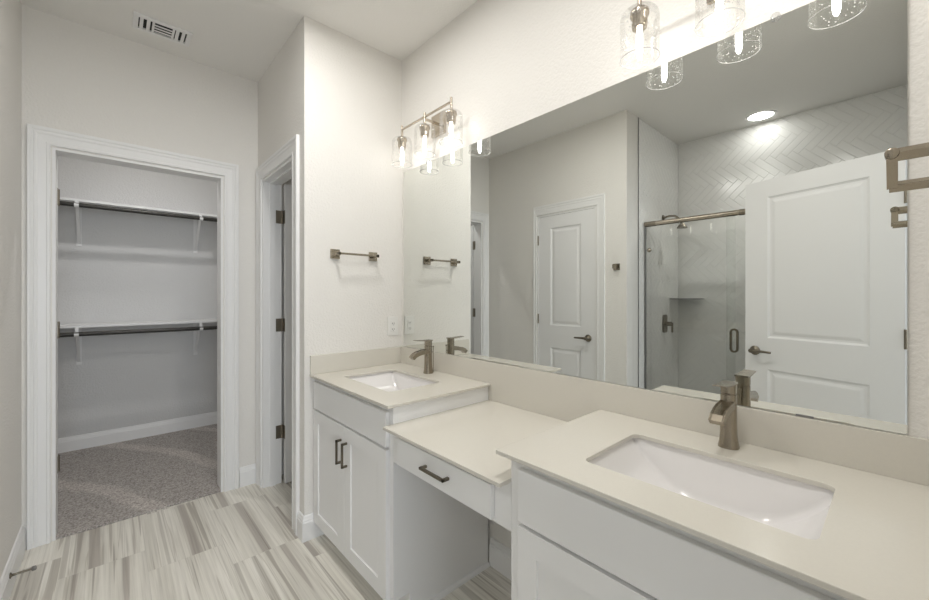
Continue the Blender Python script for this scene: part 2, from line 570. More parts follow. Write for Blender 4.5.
BASE = [(0, 0), (.015, 0), (.015, .095), (.012, .101), (.012, .108), (.008, .116), (.006, .126), (0, .130)]
def base_seg(b, p, q, nrm, e0=0, e1=0):
    """baseboard from p to q (xy), profile out along nrm; e0/e1 = mitre extension per unit depth"""
    p, q, nrm = Vector((*p, 0)), Vector((*q, 0)), Vector((*nrm, 0))
    d = (q - p).normalized()
    l0 = [p + nrm * o - d * (o * e0) + Vector((0, 0, z)) for o, z in BASE]
    l1 = [q + nrm * o + d * (o * e1) + Vector((0, 0, z)) for o, z in BASE]
    b.loops([l0, l1])
b = B(); base_seg(b, (XL, YC), (XL, DOOR_L[1] + .043), (1, 0)); base_seg(b, (XL, DOOR_L[0] - .078), (XL, YS), (1, 0), 0, 1)
struct('baseboard_left', b, TRIM, 'white baseboard along the left wall', 'baseboard')
b = B(); base_seg(b, (DOOR_C[1] + .095, YC), (XR, YC), (0, -1))
struct('baseboard_back', b, TRIM, 'short white baseboard beside the closet casing', 'baseboard')
b = B(); base_seg(b, (XR, DOOR_R[0] - .095), (XR, YT), (-1, 0), 0, 1); base_seg(b, (XR, YT), (.90, YT), (0, -1), 1, 0)
struct('baseboard_end', b, TRIM, 'white baseboard wrapping the wall corner beside the vanity cabinet', 'baseboard')
b = B(); base_seg(b, (D, 1.305), (D, .715), (-1, 0))
struct('baseboard_right', b, TRIM, 'baseboard in the knee space under the low counter', 'baseboard')
b = B(); base_seg(b, (-1.315, CB), (.885, CB), (0, -1)); base_seg(b, (.885, CB), (.885, YC + T), (-1, 0)); base_seg(b, (-1.315, YC + T), (-1.315, CB), (1, 0))
struct('baseboard_closet', b, TRIM, 'white baseboard along the closet walls', 'baseboard')

# ------------------------------------------------------------------ doors
def panel_face(b, x0, x1, z0, z1, px0, px1, pans, y, sgn, steps):
    """a rail and stile face in the x-z plane at y, panels stepping in by (inset, depth)"""
    P = lambda x, z, d=0: (x, y - sgn * d, z)
    q = lambda a, c, e, f: b.add([P(a, e), P(c, e), P(c, f), P(a, f)], [(0, 1, 2, 3)])
    q(x0, px0, z0, z1); q(px1, x1, z0, z1)
    zz = z0
    for (pz0, pz1) in pans:
        q(px0, px1, zz, pz0); zz = pz1
        loops = []
        for ins, d in [(0, 0)] + steps:
            loops.append([P(px0 + ins, pz0 + ins, d), P(px1 - ins, pz0 + ins, d), P(px1 - ins, pz1 - ins, d), P(px0 + ins, pz1 - ins, d)])
        b.loops(loops, False, True)
    q(px0, px1, zz, z1)
DSTEP = [(.005, .004), (.012, .0085), (.024, .0085), (.040, .0035), (.046, .003)]
def panel_slab(b, w_, h_, th, z0=.008, stile=.134):
    pans = [(.235, .80), (1.005, h_ - .112)]
    panel_face(b, 0, w_, z0, h_, stile, w_ - stile, pans, 0, 1, DSTEP)
    panel_face(b, 0, w_, z0, h_, stile, w_ - stile, pans, -th, -1, DSTEP)
    b.add([(0, 0, z0), (0, -th, z0), (0, -th, h_), (0, 0, h_)], [(0, 1, 2, 3)])
    b.add([(w_, 0, z0), (w_, -th, z0), (w_, -th, h_), (w_, 0, h_)], [(0, 1, 2, 3)])
    b.add([(0, 0, h_), (w_, 0, h_), (w_, -th, h_), (0, -th, h_)], [(0, 1, 2, 3)])
    b.add([(0, 0, z0), (w_, 0, z0), (w_, -th, z0), (0, -th, z0)], [(0, 1, 2, 3)])
def lever_handle(root, w_, th, side, dirx, z=.915, out=.058):
    """side +1 = on the y=0 face, -1 = on the far face"""
    y0 = 0 if side > 0 else -th
    x = w_ - .062
    b = B()
    b.lathe((x, y0, z), [(0, 0), (.030, 0), (.031, side * .006), (.026, side * .011), (.012, side * .014), (.0105, side * (out - .012))], 24, axis='y')
    yo = y0 + side * (out - .010)
    b.tube([(x - dirx * .004, yo, z), (x + dirx * .03, yo, z + .001), (x + dirx * .07, yo - side * .002, z + .001), (x + dirx * .112, yo - side * .006, z - .001)], [.0115, .0095, .008, .0065], 14)
    b.lathe((x, yo - side * .012, z), [(.0105, 0), (.0135, side * .004), (.0135, side * .02), (.010, side * .023), (0, side * .0232)], 20, axis='y')
    return b.build('handle', NICKELD, root)
def door_hinges(root, zs, at=(0, 0), lx=.03, ly=0.0, side=1):
    for z in zs:
        b = B()
        b.tube([(at[0], at[1], z - .05), (at[0], at[1], z + .05)], .0065, 10)
        b.box((at[0], at[1] - .0012, z - .045), (at[0] + lx, at[1] + .0012, z + .045))
        b.build('hinge', HINGEM, root)

def make_door(name, hinge, ang, w_, label, h_=2.036, th=.035, handle=True, backlever=True, flip=False):
    """local x along the slab, y=0 the face towards the viewer"""
    root = thing(name, (hinge[0], hinge[1], 0), label, 'door', rz=ang, kind='structure', local=True)
    b = B(); panel_slab(b, w_, h_, th)
    if flip:
        b.v = [Vector((p.x, -p.y, p.z)) for p in b.v]
    b.build('slab', DOORW, root, weld=True)
    return root

# door 1: toilet room door, swung open into the toilet room
r = make_door('door_1', (XR + T + .012, DOOR_R[1] - .022), 0, .555, 'white door swung open inside the toilet room')
for z in (.352, 1.08, 1.815):
    b = B()
    b.tube([(-.009, .006, z - .045), (-.009, .006, z + .045)], .0065, 10)
    b.box((-.048, .0075, z - .044), (-.009, .0098, z + .044))
    b.box((-.0025, -.030, z - .044), (-.0004, .002, z + .044))
    b.build('hinge', HINGEM, r)
# door 2: closed door in the left wall
r = make_door('door_2', (XL - .003, DOOR_L[1] - .014), R(-90), .584, 'closed white two panel door in the left wall, seen only in the mirror', flip=False, h_=2.016)
lever_handle(r, .584, .035, 1, -1)
for z in (.30, 1.06, 1.80):
    b = B(); b.tube([(-.002, .006, z - .045), (-.002, .006, z + .045)], .0065, 10)
    b.build('hinge', HINGEM, r)
# door 3: entrance door, open, seen in the mirror
hx, hy, lx_, ly_ = -.300, -.022, -.530, .705
ang = math.atan2(ly_ - hy, lx_ - hx)
r = make_door('door_3', (hx, hy), ang, .760, 'open white two panel entrance door in front of the shower, seen in the mirror', flip=True)
# here the face towards the room (and mirror) is y = 0 and the slab lies at +y (away from the mirror)
def mirror_y(o):
    for v in o.data.vertices: v.co.y = -v.co.y
    o.data.flip_normals()
h = lever_handle(r, .760, .035, 1, -1); mirror_y(h)
for z in (.30, 1.06, 1.80):
    b = B(); b.tube([(-.004, -.006, z - .05), (-.004, -.006, z + .05)], .0075, 10)
    b.box((-.004, -.0035, z - .045), (.0, .028, z + .045))
    b.build('hinge', HINGEM, r)
# door 4: closet door, swung back inside the closet
def to_local(b, root):
    M_ = (Matrix.Translation(root.location) @ Matrix.Rotation(root.rotation_euler.z, 4, 'Z')).inverted()
    b.v = [M_ @ p for p in b.v]
    return b
xj, yj = DOOR_C[0] + .012, YC + T
r = make_door('door_4', (xj - .004, yj + .014), R(103), .71, 'white closet door swung back against the inside of the closet', flip=True)
for z in (.365, 1.094, 1.817):
    b = B()
    b.tube([(xj + .001, yj + .006, z - .045), (xj + .001, yj + .006, z + .045)], .0065, 10)
    b.box((xj + .0002, yj - .026, z - .045), (xj + .0025, yj + .006, z + .045))
    to_local(b, r).build('hinge', HINGEM, r)

# ------------------------------------------------------------------ counters and sinks
CT = .865; CTH = .012; CL = .786
XCF = .777
L0, L1 = 1.294, YT - .001      # left counter y range
R0, R1 = YN + .001, .735       # right counter
def rr(cx, cy, hx_, hy_, rad, n=6):
    pts = []
    for (sx, sy, a0) in ((1, 1, 0), (-1, 1, 90), (-1, -1, 180), (1, -1, 270)):
        for k in range(n + 1):
            a = R(a0 + 90 * k / n)
            pts.append((cx + sx * (hx_ - rad) + rad * math.cos(a), cy + sy * (hy_ - rad) + rad * math.sin(a)))
    return pts
def counter_with_hole(x0, x1, y0, y1, z1, th, hole, n=6):
    b = B()
    outer = [(x1, y1), (x0, y1), (x0, y0), (x1, y0)]
    for z, flip in ((z1, False), (z1 - th, True)):
        vs = [(p[0], p[1], z) for p in outer] + [(p[0], p[1], z) for p in hole]
        fs = []
        m = n + 1
        for q in range(4):
            base = 4 + q * m
            for k in range(n): fs.append((q, base + k + 1, base + k))
            nb = 4 + ((q + 1) % 4) * m
            fs.append((q, (q + 1) % 4, nb, base + n))
        b.add(vs, fs)
    b.loops([[(p[0], p[1], z1 - th) for p in outer], [(p[0], p[1], z1) for p in outer]], False, False)
    b.loops([[(p[0], p[1], z1 - th) for p in hole], [(p[0], p[1], z1) for p in hole]], False, False)
    return b
SX, SHX, SHY = 1.038, .146, .223
def make_sink(cy, label):
    hole = rr(SX, cy, SHX, SHY, .022)
    root = thing('sink', (SX, cy, CT - CTH), label, 'sink', 'undermount sinks in the vanity counters')
    b = B()
    hx_, hy_, dep = SHX + .008, SHY + .008, .122
    zt_ = CT - CTH - .0006
    loops = []
    n = 36
    for q in range(n + 1):
        t_ = -math.cos(PI * q / n)
        y = cy + hy_ * t_
        d_ = .004 + dep * (1 - abs(t_) ** 2.9)
        f_ = min(.022, d_ * .6)
        sec = [(hx_, 0), (hx_ - .004 - .010 * d_ / dep * .5, -(d_ - f_) * .55), (hx_ - .012 * d_ / dep - .003, -(d_ - f_))]
        for k in range(1, 6):
            a = R(90 * k / 5)
            sec.append((hx_ - .012 * d_ / dep - .003 - f_ * (1 - math.cos(a)), -(d_ - f_) - f_ * math.sin(a)))
        sec.append((0, -d_ - .003 * d_ / dep))
        full = sec + [(-a_, z_) for a_, z_ in sec[-2::-1]]
        loops.append([(SX + a_, y, zt_ + z_) for a_, z_ in full])
    b.loops(loops, True, True, True, closed=False)
    b.f = [f for f in b.f]
    fl = [(SX + a_, cy + b_, zt_) for a_, b_ in rr(0, 0, hx_ + .012, hy_ + .012, .03)]
    b.build('basin', PORC, root)
    b = B(); b.lathe((SX, cy, CT - CTH - .1285), [(.031, 0), (.032, .003), (.026, .005), (.021, .003)], 28, True, False)
    b.lathe((SX, cy, CT - CTH - .1255), [(.019, 0), (.019, .005), (.012, .008), (0, .0085)], 28)
    b.build('drain', NICKEL, root)
    return hole
SYL, SYR = 1.700, .3155
hl = make_sink(SYL, 'far white rectangular sink set into the left counter')
hr = make_sink(SYR, 'near white rectangular sink set into the right counter')
c = counter_with_hole(XCF, D - .0155, L0, L1, CT, CTH, hl).build('countertop', QUARTZ, None, .0015, weld=True)
tag(c, 'cream countertop around the far sink beside the towel wall', 'countertop')
c = counter_with_hole(XCF, D - .0155, R0, R1, CT, CTH, hr).build('countertop', QUARTZ, None, .0015, weld=True)
tag(c, 'cream countertop around the near sink in the foreground', 'countertop')
KY0, KY1 = .708, 1.310        # knee space between cabinet sides
c = B().box((.764, KY0 + .0005, CL - CTH), (D - .0155, KY1 - .0005, CL)).build('countertop', QUARTZ, None, .0015)
tag(c, 'low cream makeup countertop between the two sinks', 'countertop')
# splashes
sp = B()
poly = [(R0, CL - CTH), (L1, CL - CTH), (L1, CT + .1), (R0, CT + .1)]
f = lambda x: [(x, y, z + .0004) for y, z in poly]
x0_, x1_ = D - .015, D - .0005
sp.add(f(x0_) + f(x1_), [(0, 1, 2, 3), (7, 6, 5, 4)] + [(i, (i + 1) % 4, 4 + (i + 1) % 4, 4 + i) for i in range(4)])
tag(sp.build('backsplash', QUARTZ, None, .001), 'long cream backsplash along the wall below the mirror', 'backsplash')
s2 = B().box((XCF + .002, YT - .0155, CT + .0004), (D - .016, YT - .0005, CT + .1))
tag(s2.build('backsplash', QUARTZ, None, .001), 'short cream side splash under the towel bar wall', 'backsplash')

# ------------------------------------------------------------------ vanity cabinets
XF = .811       # face frame
DT = .018       # door thickness
def bar_pull(root, p, axis, ln=.112, parent=None):
    """square bar pull: p = centre on the face (x is the face plane)"""
    b = B(); x, y, z = p; h_ = ln / 2; t = .0045; o = .028
    if axis == 'z':
        b.box((x - o, y - t, z - h_), (x - o + .009, y + t, z + h_))
        for s_ in (-1, 1): b.box((x - o, y - t, z + s_ * h_), (x + .0, y + t, z + s_ * (h_ - .010)))
    else:
        b.box((x - o, y - h_, z - t), (x - o + .009, y + h_, z + t))
        for s_ in (-1, 1): b.box((x - o, y + s_ * h_, z - t), (x, y + s_ * (h_ - .010), z + t))
    return b.build('handle', NICKELD, parent or root, .001)
def shaker(b, y0, y1, z0, z1, x, th, fr=.062, rec=.0055):
    st = [(.0005, rec)]
    vs0 = len(b.v)
    t = B()
    panel_face(t, y0, y1, z0, z1, y0 + fr, y1 - fr, [(z0 + fr, z1 - fr)], 0, 1, [(.002, rec), (.003, rec)])
    t.v = [Vector((x - p.y, p.x, p.z)) for p in t.v]   # depth goes to +x
    b.add(t.v, t.f)
    for (ya, yb_) in ((y0, y0), (y1, y1)):
        b.add([(x, ya, z0), (x + th, ya, z0), (x + th, ya, z1), (x, ya, z1)], [(0, 1, 2, 3)])
    for z in (z0, z1):
        b.add([(x, y0, z), (x + th, y0, z), (x + th, y1, z), (x, y1, z)], [(0, 1, 2, 3)])
    b.add([(x + th, y0, z0), (x + th, y1, z0), (x + th, y1, z1), (x + th, y0, z1)], [(0, 1, 2, 3)])
def make_cabinet(y0, y1, d0, d1, label, moulding_side=None):
    """y0..y1 carcass, d0..d1 drawer and door fronts"""
    root = thing('vanity_cabinet', (XF, (y0 + y1) / 2, 0), label, 'cabinet', 'white vanity cabinets under the sinks')
    zt = CT - CTH - .001; D_ = D - .0165
    b = B(); t = .018
    for ya, yb_ in ((y0, y0 + t), (y1 - t, y1)):
        b.box((XF + .075, ya, 0), (D_, yb_, .095)); b.box((XF + .018, ya, .095), (D_, yb_, zt))
    b.box((XF + .018, y0 + t, .095), (D_, y1 - t, .111))
    b.box((D_ - .006, y0 + t, .111), (D_, y1 - t, zt))
    b.build('carcass', CABW, root)
    b = B()   # face frame
    b.box((XF, y0, .086), (XF + .018, d0 + .02, zt)); b.box((XF, d1 - .02, .086), (XF + .018, y1, zt))
    b.box((XF, d0 + .02, .086), (XF + .018, d1 - .02, .12)); b.box((XF, d0 + .02, zt - .04), (XF + .018, d1 - .02, zt))
    b.box((XF, d0 + .02, .655), (XF + .018, d1 - .02, .705))
    b.build('face_frame', CABW, root)
    B().box((XF + .075, y0 + t, 0), (XF + .087, y1 - t, .095)).build('toe_kick', CABW, root)
    B().box((XF - DT, d0, .690), (XF - .0004, d1, .828)).build('drawer_front', CABW, root, .0025)
    mid = (d0 + d1) / 2
    for (a, c_, hs) in ((d0, mid - .0015, 1), (mid + .0015, d1, -1)):
        b = B(); shaker(b, a, c_, .090, .680, XF - DT, DT - .0004)
        dr = b.build('door', CABW, root, .0012, weld=True)
        bar_pull(root, (XF - DT, (c_ - .028) if hs > 0 else (a + .028), .562), 'z', parent=dr)
    if moulding_side:
        b = B(); ym = y0
        prof = [(0, 0), (-.014, 0), (-.013, .007), (-.008, .013), (0, .016)]
        b.loops([[(x, ym + o, z) for o, z in prof] for x in (XF + .078, D - .018)])
        b.build('shoe_moulding', TRIM, root)
    return root
make_cabinet(1.310, YT - .002, 1.336, 2.070, 'white vanity cabinet under the far sink, two doors with bar pulls', True)
make_cabinet(YN + .002, .708, YN + .03, .672, 'white vanity cabinet under the near sink, cut off by the picture edge')
# knee space drawer unit
root = thing('makeup_desk_unit', (XF, 1.0, CL - CTH), 'white drawer unit with one bar pull under the low makeup counter', 'drawer unit')
b = B(); zt = CL - CTH - .001
b.box((XF, KY0 + .001, .640), (XF + .018, .80, zt)); b.box((XF, 1.225, .640), (XF + .018, KY1 - .001, zt))
b.box((XF, .80, .640), (XF + .018, 1.225, .662)); b.box((XF, .80, zt - .022), (XF + .018, 1.225, zt))
b.build('apron', CABW, root)
d = B().box((XF - DT, .770, .651), (XF - .0004, 1.256, .752)).build('drawer', CABW, root, .0025)
B().box((XF + .0185, .805, .664), (D - .12, 1.22, .735)).build('drawer_box', CABIN, d)
bar_pull(root, (XF - DT, 1.014, .705), 'y', .128, parent=d)

# ------------------------------------------------------------------ mirror
root = thing('mirror', (D, 1.02, .968), 'wide frameless mirror above the vanity', 'mirror')
b = B(); my0, my1, mz0, mz1 = -.013, 2.052, .9675, 2.042
B().box((D - .006, my0, mz0), (D - .0035, my1, mz1)).build('mirror_glass', MIRROR, root)
B().box((D - .0035, my0, mz0), (D - .0008, my1, mz1)).build('mirror_backing', MEDGE, root)
for y in (.225, 1.80):
    b = B(); b.lathe((D - .0065, y, mz1 + .001), [(.011, 0), (.011, -.004), (.008, -.007), (0, -.0075)], 20, True, False, axis='x')
    b.build('mirror_clip', CLEARP, root)
for y in (.165, 1.86):
    b = B(); b.box((D - .0085, y - .018, mz0 - .001), (D - .0062, y + .018, mz0 + .004))
    b.build('mirror_clip', STEEL, root)

# ------------------------------------------------------------------ faucets
def make_faucet(x, y, label):
    root = thing('faucet', (x, y, CT), label, 'faucet', 'single handle trough spout faucets')
    def sq(hw, hd, z, n=5, k=.80):
        return [(x + p[0], y + p[1], CT + z) for p in rr(0, 0, hd, hw, min(hw, hd) * k, n)]
    b = B()
    b.loops([sq(.0245, .0245, 0), sq(.0242, .0242, .004), sq(.0214, .0218, .018), sq(.0197, .0202, .036), sq(.0188, .0194, .060), sq(.0184, .0190, .146)], True, True, True)
    b.build('body', NICKEL, root, .0008)
    # trough spout: U section swept forward and down
    path = [(-.008, .121, 4), (-.045, .1175, 7), (-.074, .112, 14), (-.095, .103, 30), (-.109, .091, 48)]
    loops = []
    hw = .0175
    for px, pz, a in path:
        ca, sa = math.cos(R(a)), math.sin(R(a))
        sec = [(-hw, -.013), (hw, -.013), (hw, .009), (hw - .003, .009), (hw - .0045, .0065), (-hw + .0045, .0065), (-hw + .003, .009), (-hw, .009)]
        loops.append([(x + px - q * sa, y + s_, CT + pz + q * ca) for s_, q in sec])
    B().loops(loops).build('spout', NICKEL, root, .0015)
    b = B()
    b.loops([sq(.0170, .0176, .1465), sq(.0170, .0176, .149), sq(.0184, .0190, .150), sq(.0184, .0190, .1738)], True, True, False)
    b.build('handle_base', NICKEL, root, .001)
    b = B()
    prof = [(.019, .174), (-.020, .1742), (-.086, .1795), (-.088, .1825), (-.020, .1790), (.019, .1795)]
    ws = [.0175, .0175, .0160, .0160, .0175, .0175]
    l0 = [(x + a, y - w_, CT + z) for (a, z), w_ in zip(prof, ws)]
    l1 = [(x + a, y + w_, CT + z) for (a, z), w_ in zip(prof, ws)]
    b.loops([l0, l1]).build('handle', NICKEL, root, .001)
    b = B(); b.tube([(x + .024, y, CT + .11), (x + .034, y, CT + .11)], .002, 8)
    b.tube([(x + .0335, y, CT + .0), (x + .0335, y, CT + .135)], .0022, 8)
    b.lathe((x + .0335, y, CT + .135), [(.0022, 0), (.0045, .002), (.0045, .007), (0, .009)], 12)
    b.build('lift_rod', NICKEL, root)
make_faucet(1.266, 1.694, 'brushed bronze faucet at the far sink')
make_faucet(1.271, .316, 'brushed bronze faucet at the near sink')

# ------------------------------------------------------------------ vanity lights
def make_light(cy, label):
    zb = 2.238; xb = D - .104
    root = thing('vanity_light', (D, cy, zb), label, 'wall light', 'three bulb vanity lights above the mirror')
    B().box((D - .018, cy - .058, zb - .075), (D - .0006, cy + .058, zb + .045)).build('backplate', NICKELL, root, .004)
    b = B(); b.tube([(D - .018, cy, zb - .012), (xb, cy, zb - .012)], .0075, 12)
    b.tube([(xb, cy, zb - .02), (xb, cy, zb)], .0075, 12)
    b.build('arm', NICKELL, root)
    B().box((xb - .0045, cy - .226, zb - .0045), (xb + .0045, cy + .226, zb + .0045)).build('crossbar', NICKELL, root, .001)
    for k in (-1, 0, 1):
        y = cy + k * .220
        s_ = B()
        s_.tube([(xb, y, zb - .052), (xb, y, zb + .022)], .0068, 12)
        s_.lathe((xb, y, zb), [(.0068, -.046), (.026, -.050), (.0285, -.056), (.0285, -.066), (.0235, -.068), (.0235, -.096), (.0215, -.100), (.0215, -.106), (.015, -.106)], 26, False, True)
        so = s_.build('lamp_socket', NICKELL, root)
        g = B()
        zt_ = zb - .055
        g.lathe((xb, y, zt_), [(.024, .006), (.036, .005), (.047, .001), (.0535, -.006), (.0568, -.016), (.0575, -.030), (.0575, -.146)], 40)
        g.build('glass_shade', SEEDED, root)
        rim = B(); n = 40
        rim.lathe((xb, y, zt_ - .146), [(.0586, 0), (.0588, -.0018), (.0575, -.0030), (.0562, -.0018), (.0564, 0)], n)
        rim.build('shade_rim', CLEARRIM, root)
        bl = B()
        bl.lathe((xb, y, zb - .106), [(.0070, 0), (.0070, -.008), (.0085, -.016), (.0090, -.030), (.0090, -.076), (.0075, -.090), (.0040, -.098), (0, -.100)], 14, True, False)
        bl.build('bulb', BULBM, root)
    return root
make_light(1.700, 'three bulb bronze vanity light over the far sink')
make_light(.332, 'three bulb bronze vanity light over the near sink, partly out of the picture')

# ------------------------------------------------------------------ small wall hardware
root = thing('towel_bar', (1.03, YT, 1.51), 'short bronze towel bar on the wall beyond the far sink', 'towel bar')
yb = YT - .058
for x in (.915, 1.147):
    B().box((x - .026, YT - .011, 1.484), (x + .026, YT - .0006, 1.536)).build('mounting_plate', NICKEL, root, .0015)
    B().box((x - .009, yb - .006, 1.501), (x + .009, YT - .011, 1.519)).build('post', NICKEL, root, .001)
B().box((.906, yb - .006, 1.5045), (1.156, yb + .004, 1.5155)).build('bar', NICKEL, root, .001)

root = thing('robe_hook', (XL, 1.52, 1.51), 'square bronze robe hook between the left door and the shower, seen in the mirror', 'hook')
B().box((XL + .0006, 1.494, 1.484), (XL + .011, 1.546, 1.536)).build('mounting_plate', NICKEL, root, .0015)
b = B(); b.box((XL + .011, 1.510, 1.500), (XL + .045, 1.530, 1.516)); b.box((XL + .038, 1.504, 1.495), (XL + .048, 1.536, 1.53))
b.build('hook_arm', NICKEL, root, .0015)

# looped towel holder on the near wall, right picture edge
root = thing('towel_holder', (1.03, YN, 1.51), 'looped bronze towel holder at the right picture edge, over the near counter', 'towel holder')
xt, zt_, xq, zq, ye = 1.009, 1.528, 1.058, 1.482, .008
B().box((1.0, YN + .0006, 1.48), (1.065, YN + .012, 1.545)).build('mounting_plate', NICKEL, root, .0015)
def slanted_bar(b, x, z, y0, y1, w_, t):
    d = Vector((xq - xt, 0, zq - zt_)).normalized(); n = Vector((-d.z, 0, d.x))
    c_ = Vector((x, 0, z)); q = []
    for a, e in ((-1, -1), (1, -1), (1, 1), (-1, 1)):
        q.append(c_ + d * a * w_ / 2 + n * e * t / 2)
    b.loops([[p + Vector((0, y0, 0)) for p in q], [p + Vector((0, y1, 0)) for p in q]])
b = B(); slanted_bar(b, xt, zt_, YN + .012, ye - .004, .019, .013); b.build('arm', NICKEL, root, .001)
b = B(); slanted_bar(b, xq, zq, YN + .012, ye + .004, .016, .012); b.build('arm', NICKEL, root, .001)
b = B()
d_ = Vector((xq - xt, 0, zq - zt_)); n_ = Vector((d_.z, 0, -d_.x)).normalized() * .0066
p0, p1 = Vector((xt, 0, zt_)), Vector((xq, 0, zq))
q = [p0 - n_, p1 - n_, p1 + n_, p0 + n_]
b.loops([[v + Vector((0, ye - .007, 0)) for v in q], [v + Vector((0, ye + .007, 0)) for v in q]])
b.build('end_piece', NICKEL, root, .002)
b = B(); b.lathe((xt, ye, zt_ + .002), [(0, -.0125), (.0080, -.0125), (.0092, -.011), (.0092, .011), (.0080, .0125), (0, .0125)], 24, axis='x')
b.build('pivot', NICKEL, root)

# outlet
root = thing('wall_outlet', (1.284, YT, 1.094), 'white double outlet on the wall beside the mirror corner', 'outlet')
B().box((1.247, YT - .006, 1.036), (1.321, YT - .0006, 1.151)).build('cover_plate', PLASTIC, root, .002)
b = B().box((1.2675, YT - .0085, 1.060), (1.3005, YT - .006, 1.127)).build('receptacle', PLASTIC, root, .001)
sl = B()
for z in (1.075, 1.110):
    for x in (1.278, 1.290): sl.box((x - .0014, YT - .0088, z - .004), (x + .0014, YT - .0084, z + .005))
    sl.lathe((1.284, YT - .0088, z - .009), [(0, 0), (.0022, 0), (.0022, .0004)], 8, axis='y')
sl.build('slots', DARK, b)

# ceiling air vent
vx0, vx1, vy0, vy1 = .086, .338, 2.636, 2.788
root = thing('ceiling_vent', ((vx0 + vx1) / 2, (vy0 + vy1) / 2, ZC), 'white louvred air vent on the ceiling near the closet', 'vent')
b = B(); fz = ZC - .011; e = .022
b.box((vx0, vy0, fz), (vx1, vy0 + e, ZC - .0006)); b.box((vx0, vy1 - e, fz), (vx1, vy1, ZC - .0006))
b.box((vx0, vy0 + e, fz), (vx0 + e, vy1 - e, ZC - .0006)); b.box((vx1 - e, vy0 + e, fz), (vx1, vy1 - e, ZC - .0006))
ia, ib = vx0 + e, vx1 - e
third = (ib - ia)
xa, xc_ = ia + third * .30, ia + third * .72
for x in (xa, xc_): b.box((x - .005, vy0 + e, fz + .001), (x + .005, vy1 - e, ZC - .0006))
b.build('frame', TRIM, root, .001)
B().box((ia, vy0 + e, ZC - .0016), (ib, vy1 - e, ZC - .0006)).build('duct_opening', DARK, root)
ya, yb_ = vy0 + e, vy1 - e
for k in range(3):
    y = ya + (yb_ - ya) * (k + 1) / 4
    B().box((xa + .005, y - .006, fz + .001), (xc_ - .005, y + .006, fz + .0025)).build('louver', TRIM, root)
for x0, x1 in ((ia, xa - .005), (xc_ + .005, ib)):
    for k in range(2):
        x = x0 + (x1 - x0) * (k + .5) / 2
        B().box((x - .009, ya, fz + .001), (x + .006, yb_, fz + .0025)).build('louver', TRIM, root)

# door stop on the baseboard
root = thing('door_stop', (XL + .015, 2.53, .092), 'small dark door stop on the left baseboard near the closet', 'door stop')
b = B(); x0 = XL + .0152
b.lathe((x0, 2.53, .092), [(0, 0), (.012, 0), (.012, .003), (.0055, .006), (.0045, .02), (.0045, .062)], 16, axis='x')
b.build('rod', NICKELD, root)
b = B(); b.lathe((x0 + .062, 2.53, .092), [(.0045, 0), (.0095, .001), (.0095, .012), (.006, .015), (0, .0152)], 16, axis='x')
b.build('rubber_tip', RUBBER, root)

# ------------------------------------------------------------------ closet shelves, rods, brackets
XC0, XC1 = -1.314, .884
for zs, zr, lab in ((2.024, 1.972, 'upper'), (1.050, .984, 'lower')):
    sh = B().box((XC0, CB - .300, zs - .019), (XC1, CB - .0005, zs)).build('closet_shelf', TRIM, None, .0015)
    tag(sh, 'white %s closet shelf along the back wall' % lab, 'shelf', 'closet shelves')
    rd = B().tube([(XC0, CB - .328, zr), (XC1, CB - .328, zr)], .0165, 18).build('closet_rod', RODM)
    tag(rd, 'dark bronze hanging rod below the %s closet shelf' % lab, 'closet rod', 'closet rods')
    for x, sd in ((-.195, 'left'), (.603, 'right')):
        root = thing('shelf_bracket', (x, CB, zs - .02), 'white bracket at the %s of the %s closet shelf' % (sd, lab), 'bracket', 'closet shelf brackets')
        zt_ = zs - .0195; zb_ = zt_ - .30
        b = B()
        b.box((x - .016, CB - .006, zb_ - .02), (x + .016, CB - .0006, zt_)); b.box((x - .012, CB - .29, zt_ - .005), (x + .012, CB - .006, zt_)); b.box((x - .012, CB - .3003, zt_ - .02), (x + .012, CB - .29, zt_))
        b.build('mounting_strap', TRIM, root)
        b = B()
        pts = [(CB - .006, zb_ + .02), (CB - .006, zb_ + .002), (CB - .270, zt_ - .024), (CB - .270, zt_ - .006)]
        b.loops([[(x - .010, y, z) for y, z in pts], [(x + .010, y, z) for y, z in pts]])
        b.build('brace', TRIM, root)
        b = B(); n = 14
        arc = [(CB - .328 + .0215 * math.cos(R(a)), zr + .0215 * math.sin(R(a))) for a in range(-200, 61, 20)]
        arci = [(CB - .328 + .0172 * math.cos(R(a)), zr + .0172 * math.sin(R(a))) for a in range(60, -201, -20)]
        pl = arc + arci
        m = len(arc)
        vs = [(x - .013, y, z) for y, z in pl] + [(x + .013, y, z) for y, z in pl]
        N2 = len(pl)
        fs = [(i, i + 1, N2 - 2 - i, N2 - 1 - i) for i in range(m - 1)]
        fs += [tuple(N2 + k for k in f_[::-1]) for f_ in fs]
        fs += [(i, (i + 1) % N2, N2 + (i + 1) % N2, N2 + i) for i in range(N2)]
        b.add(vs, fs)
        b.box((x - .010, CB - .3085, zr + .006), (x + .010, CB - .3004, zt_ - .0005))
        b.build('rod_hook', TRIM, root)

